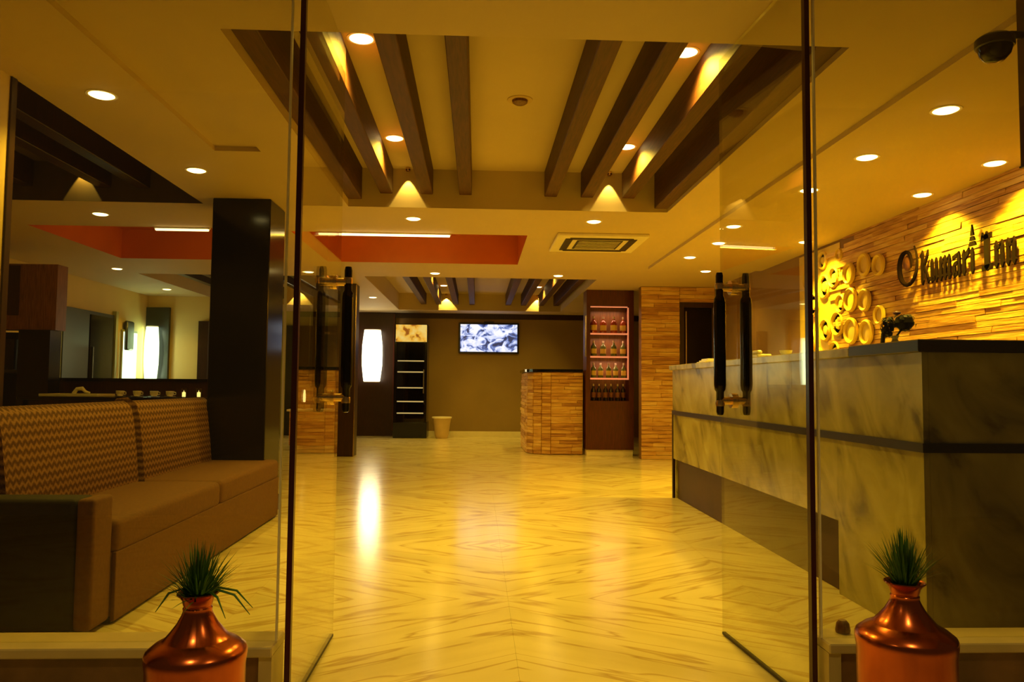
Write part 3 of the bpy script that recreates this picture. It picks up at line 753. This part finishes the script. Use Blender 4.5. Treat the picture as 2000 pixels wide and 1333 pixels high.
fr = thing('drinks_cooler', 'tall black drinks cooler with lit header and glass door, left of the television', 'refrigerator', (-1.26, 14.65, 0))
bx('cabinet', 'black_gloss', -.31, .31, .12, .6, .22, 2.17, fr, bevel=.01); bx('plinth', 'black_paint', -.32, .32, -.0, .6, .0, .30, fr, bevel=.01)
for x in (-.31, .27): bx('side_post', 'black_gloss', x, x+.04, .0, .12, .30, 1.82, fr)
bx('header', 'header_panel', -.29, .29, -.01, .12, 1.83, 2.15, fr)
for z in (1.45, 1.24, .94, .68, .46):
    s = bx('shelf', 'cooler_glass', -.27, .27, .02, .12, z, z+.012, fr); bx('shelf_light', 'strip_glow', -.25, .25, .008, .02, z, z+.022, s)
bx('door_glass', 'cooler_glass', -.27, .27, -.004, .004, .30, 1.82, fr); bx('door_handle', 'chrome', .24, .26, -.03, -.004, .85, 1.3, fr)
bn = thing('waste_bin', 'small pale tapered bin on the floor right of the drinks cooler', 'bin', (-.66, 14.75, 0))
MB().lathe([(0, .001), (.11, .001), (.13, .05), (.17, .36), (.185, .38), (.185, .40), (.165, .40), (.16, .37), (.11, .02), (0, .015)], n=24).build('bin_body', 'bin_cream', bn, True)
MB().lathe([(.178, .376), (.192, .38), (.192, .402), (.178, .405)], n=24).build('rim', 'white_trim', bn, True)

# bar counter with stone front, rounded left corner
bar = thing('bar_counter', 'stone-clad bar counter with a dark top and rounded corner under the television side', 'bar counter', (1.2, 11.4, 0))
bp = []
for k in range(9):
    a = PI + k*PI/2/8; bp.append((-.10+.34*math.cos(a)-.0, .34+.34*math.sin(a)))
plan = [(-.44, 1.5)] + bp + [(.37, 0), (.37, 1.5)]
MB().prism(plan, lambda u, v: Vector((u, v, 0.001)), Vector((0, 0, 1.22))).build('core', 'tan_wood', bar)
pl2 = [(-.48, 1.5)] + [(-.10+.38*math.cos(PI+k*PI/16), .34+.38*math.sin(PI+k*PI/16)) for k in range(9)] + [(.37, -.04), (.37, 1.5)]
MB().prism(pl2, lambda u, v: Vector((u, v, 1.222)), Vector((0, 0, .04))).build('bar_top', 'black_gloss', bar)
rows = 24; rh = 1.2/rows
segs = [(Vector((-.44, 1.4, 0)), Vector((-.44, .34, 0)))] + [(Vector((*bp[k], 0)), Vector((*bp[k+2], 0))) for k in (0, 2, 4, 6)] + []
for r in range(rows):
    q = random.uniform(.0, .30)
    for (a, b_) in segs + [(Vector((-.10, 0, 0)), Vector((q, 0, 0))), (Vector((q, 0, 0)), Vector((.37, 0, 0)))]:
        d = b_-a; n = Vector((d.y, -d.x, 0)).normalized()
        if n.dot(Vector((-.0, -1, 0))) < -.5: n = -n
        if n.x > .5: n = -n
        th = random.uniform(.016, .034)
        o = bpy.data.objects.new('stone', svars[random.randrange(8)]); C.objects.link(o); o.parent = bar
        o.scale = (d.length-.003, th, rh-.003); o.rotation_euler = (0, 0, math.atan2(d.y, d.x)); o.location = (a+b_)/2 + n*(th/2-.001) + Vector((0, 0, .01+rh*(r+.5)))

# red bottle cabinet
cab = thing('bottle_cabinet', 'tall dark red display cabinet with lit shelves between bar and stone wall', 'cabinet', (1.95, 11.2, 0))
A, B_ = -.35, .35
bx('lower_panel', 'red_wood', A, B_, 0, .35, .09, .80, cab); bx('upper_panel', 'red_wood', A, B_, 0, .35, 2.20, 2.74, cab)
bx('side_panel', 'red_wood', A, A+.055, 0, .35, .80, 2.20, cab); bx('side_panel', 'red_wood', B_-.07, B_, 0, .35, .80, 2.20, cab)
bx('back_panel', 'brown_wood', A+.055, B_-.07, .30, .35, .80, 2.20, cab); bx('plinth', 'white_trim', A+.01, B_-.01, .02, .35, .001, .09, cab)
SHZ = [.80, 1.13, 1.45, 1.79]
for z in SHZ[1:]:
    s = bx('shelf', 'cooler_glass', A+.056, B_-.071, .02, .30, z-.014, z, cab); bx('shelf_edge', 'pink_glow', A+.058, B_-.073, .008, .02, z-.016, z+.008, s)
bx('light_strip', 'pink_glow', B_-.09, B_-.072, .02, .035, 1.14, 2.18, cab); bx('light_strip', 'pink_glow', A+.06, B_-.09, .02, .035, 2.178, 2.195, cab)
for z in (2.15, 1.74, 1.40): light('AREA', 'bulb', (0, .14, z), 1.6, (1, .5, .25), cab, shape='RECTANGLE', size=.45, size_y=.1)
bx('mirror_strip', 'chrome', A-.022, A-.001, .0, .02, 1.45, 2.05, cab)
def bottle_proto(m, h, r, name='bottle'):
    t = thing(name, '', 'bottle')
    MB().lathe([(0, .001), (r, .001), (r, h*.6), (r*.85, h*.68), (r*.36, h*.78), (r*.33, h*.97), (0, h*.97)], n=12).build('glass_body', m, t, True)
    MB().lathe([(r*.37, h*.86), (r*.39, h), (0, h+.001)], n=10).build('cap', 'foil', t, True)
    MB().lathe([(r*1.01, h*.2), (r*1.01, h*.5)], n=12).build('paper_label', 'emblem_brown' if m == 'bottle_dark' else 'gold_relief', t, True)
    return t
def place(k, n):
    return 'leftmost' if k == 0 else 'rightmost' if k == n-1 else ('second', 'third', 'fourth', 'fifth')[k-1] + ' from left'
def bottles(m, h, r, z, n, label, group):
    p = bottle_proto(m, h, r)
    for k in range(n):
        o = p if k == 0 else copy_tree(p)
        o['label'] = label.replace(' on the', ', ' + place(k, n) + ' on the', 1); o['group'] = group
        o.location = (1.95 + A + .12 + k*(.49/(n-1))*.92, 11.2+.10+(k % 2)*.05, z)
bottles('bottle_dark', .25, .036, .801, 6, 'dark bottle on the lowest shelf of the red cabinet', 'bottles on the lowest cabinet shelf')
bottles('bottle_green', .23, .040, 1.131, 5, 'dark green bottle on the second lowest shelf of the red cabinet', 'bottles on the second cabinet shelf')
bottles('bottle_green', .24, .045, 1.451, 4, 'olive bottle on the shelf below the top of the red cabinet', 'bottles on the third cabinet shelf')
bottles('bottle_red', .26, .05, 1.791, 4, 'reddish bottle on the top shelf of the red cabinet', 'bottles on the top cabinet shelf')

# left far: wooden console and things near it
ch = thing('wooden_console', 'low tan wooden console with pale edges behind the left door handle', 'console', (-2.53, 12.15, 0))
bx('body', 'tan_wood', -.38, .36, 0, .45, .05, .58, ch); bx('top_edge', 'white_trim', -.42, .40, -.03, .47, .58, .61, ch); bx('base_edge', 'white_trim', -.36, .34, -.01, .44, .001, .05, ch)
bx('side_panel', 'dark_wood', .36, .50, .02, .45, .001, .57, ch)
cs = thing('wooden_chair', 'tan wooden chair with a solid back behind the low console, left one', 'chair', (-2.82, 12.95, 0))
def chairp(t):
    bx('seat', 'tan_wood', -.2, .2, -.05, .35, .43, .47, t, bevel=.006); bx('backrest', 'tan_wood', -.2, .2, -.09, -.05, .47, 1.06, t, bevel=.01)
    for x in (-.18, .18):
        for y in (-.07, .32): bx('leg', 'tan_wood', x-.02, x+.02, y-.02, y+.02, 0, .43, t)
chairp(cs)
c2_ = copy_tree(cs); c2_.location = (-2.28, 12.98, 0); c2_['label'] = 'tan wooden chair with a solid back behind the low console, right one'
lc = thing('candle_lamp', 'small glowing candle lamp standing on the low wooden console', 'lamp', (-2.72, 12.3, .61))
MB().lathe([(0, .0005), (.04, .0005), (.04, .01), (.01, .02), (.01, .10), (.02, .11), (0, .11)], n=14).build('stand', 'brass', lc, True)
MB().lathe([(.0, .11), (.018, .115), (.022, .20), (.014, .30), (0, .31)], n=14).build('flame_shade', 'candle_glow', lc, True)
d5 = struct(bx('door_5', 'dark_green', -3.75, -2.50, 15.24, 15.3, 0, 2.15)); bx('door_leaf', 'dark_green', -3.68, -2.58, 15.22, 15.24, .02, 2.08, d5); bx('closer', 'chrome', -3.1, -2.9, 15.19, 15.22, 1.98, 2.03, d5)

# ------------------------------------------------------------------ copper pots with grassy plants
def pot(label, plabel, x, y, s, seed, droop):
    t = thing('copper_pot', label, 'pot', (x, y, 0))
    prof = [(0, .001), (.095, .001), (.118, .012), (.124, .04), (.126, .16), (.127, .30), (.130, .318), (.131, .334), (.127, .343), (.108, .358), (.088, .368), (.083, .371), (.068, .388), (.052, .408), (.041, .428), (.037, .438), (.038, .446), (.035, .450), (.038, .456), (.041, .468), (.050, .478), (.054, .482), (.053, .485), (.045, .481), (.034, .465), (.030, .45), (0, .445)]
    MB().lathe([(r*s, z) for r, z in prof], n=56).build('vessel', 'copper', t, True)
    MB().lathe([(.128*s, .160), (.1315*s, .166), (.128*s, .172)], n=48).build('band', 'copper', t, True)
    g = thing('grass_plant', plabel, 'plant', (x, y, .46))
    rnd = random.Random(seed); b = MB()
    for k in range(340):
        a = rnd.uniform(0, 2*PI); lean = abs(rnd.gauss(0, .33)) if not droop else abs(rnd.gauss(.1, .5)); L = rnd.uniform(.09, .185)*(.92 if droop else 1)*(1-.35*min(lean, 1))
        r0 = rnd.uniform(0, .026); p = Vector((r0*math.cos(a), r0*math.sin(a), .0)); d = Vector((math.cos(a)*lean, math.sin(a)*lean, 1)).normalized()
        wv = Vector((-math.sin(a), math.cos(a), 0)).lerp(Vector((1, 0, 0)), .4).normalized()*rnd.uniform(.002, .0042); prev = None
        for i in range(6):
            f = i/5; q = p + d*(L*f) + Vector((math.cos(a), math.sin(a), -.35))*(lean*L*.5*f*f)
            ww = wv*(1-f)**.6 if i < 5 else wv*.05
            cur = (b.bm.verts.new(q-ww), b.bm.verts.new(q+ww))
            if prev: b.bm.faces.new((prev[0], prev[1], cur[1], cur[0]))
            prev = cur
    f_ = b.build('foliage', 'leaf', g); f_['kind'] = 'stuff'
    MB().lathe([(0, -.012), (.028, -.012), (.030, .006), (0, .012)], n=14).build('soil', 'soil', g, True)
    if droop:
        for (dx, dy, L) in ((1, -.3, .15), (.9, .1, .135), (.75, -.6, .12), (-1, -.2, .10)):
            d = Vector((dx, dy, 0)).normalized()
            MB().tube([Vector((0, 0, .01))+d*.02, Vector((0, 0, .035))+d*L*.35, Vector((0, 0, .025))+d*L*.7, Vector((0, 0, -.02))+d*L], [.003, .0035, .003, .0008], 6).build('drooping_leaf', 'leaf', g, True)
pot('copper pot with a sloping shoulder in front of the left glass panel', 'green grassy plant with drooping blades in the left copper pot', -.705, 2.03, .95, 11, True)
pot('copper pot with a sloping shoulder in front of the right glass panel', 'upright spiky green plant in the right copper pot', 1.195, 2.12, 1.00, 5, False)
kn = thing('door_stop', 'small brown round door stop on the right stone kerb beside the copper pot', 'door stop', (1.20, 2.46+.04, .225))
MB().lathe([(0, .0005), (.022, .0005), (.024, .008), (.02, .03), (.012, .04), (0, .042)], n=16).build('knob', 'brown_wood', kn, True)

# porch lamps over the entrance, behind the camera's view
for k, (x, lab) in enumerate(((-.75, 'porch spotlight above the entrance, left one'), (1.0, 'porch spotlight above the entrance, right one'))):
    t = thing('porch_spotlight', lab, 'spotlight', (x, .9, 2.75))
    MB().lathe([(0, .05), (.05, .05), (.055, 0), (.05, -.01), (.045, 0), (0, .01)], n=20).build('can', 'black_metal', t, True)
    light('SPOT', 'bulb', (0, 0, -.03), P_PORCH, (1, .68, .2), t, spot_size=math.radians(95), spot_blend=.6, shadow_soft_size=.05)
struct(bx('ceiling_porch', 'ceiling_paint', -2.6, 3.4, .2, GY-.07, 2.8, 2.86))
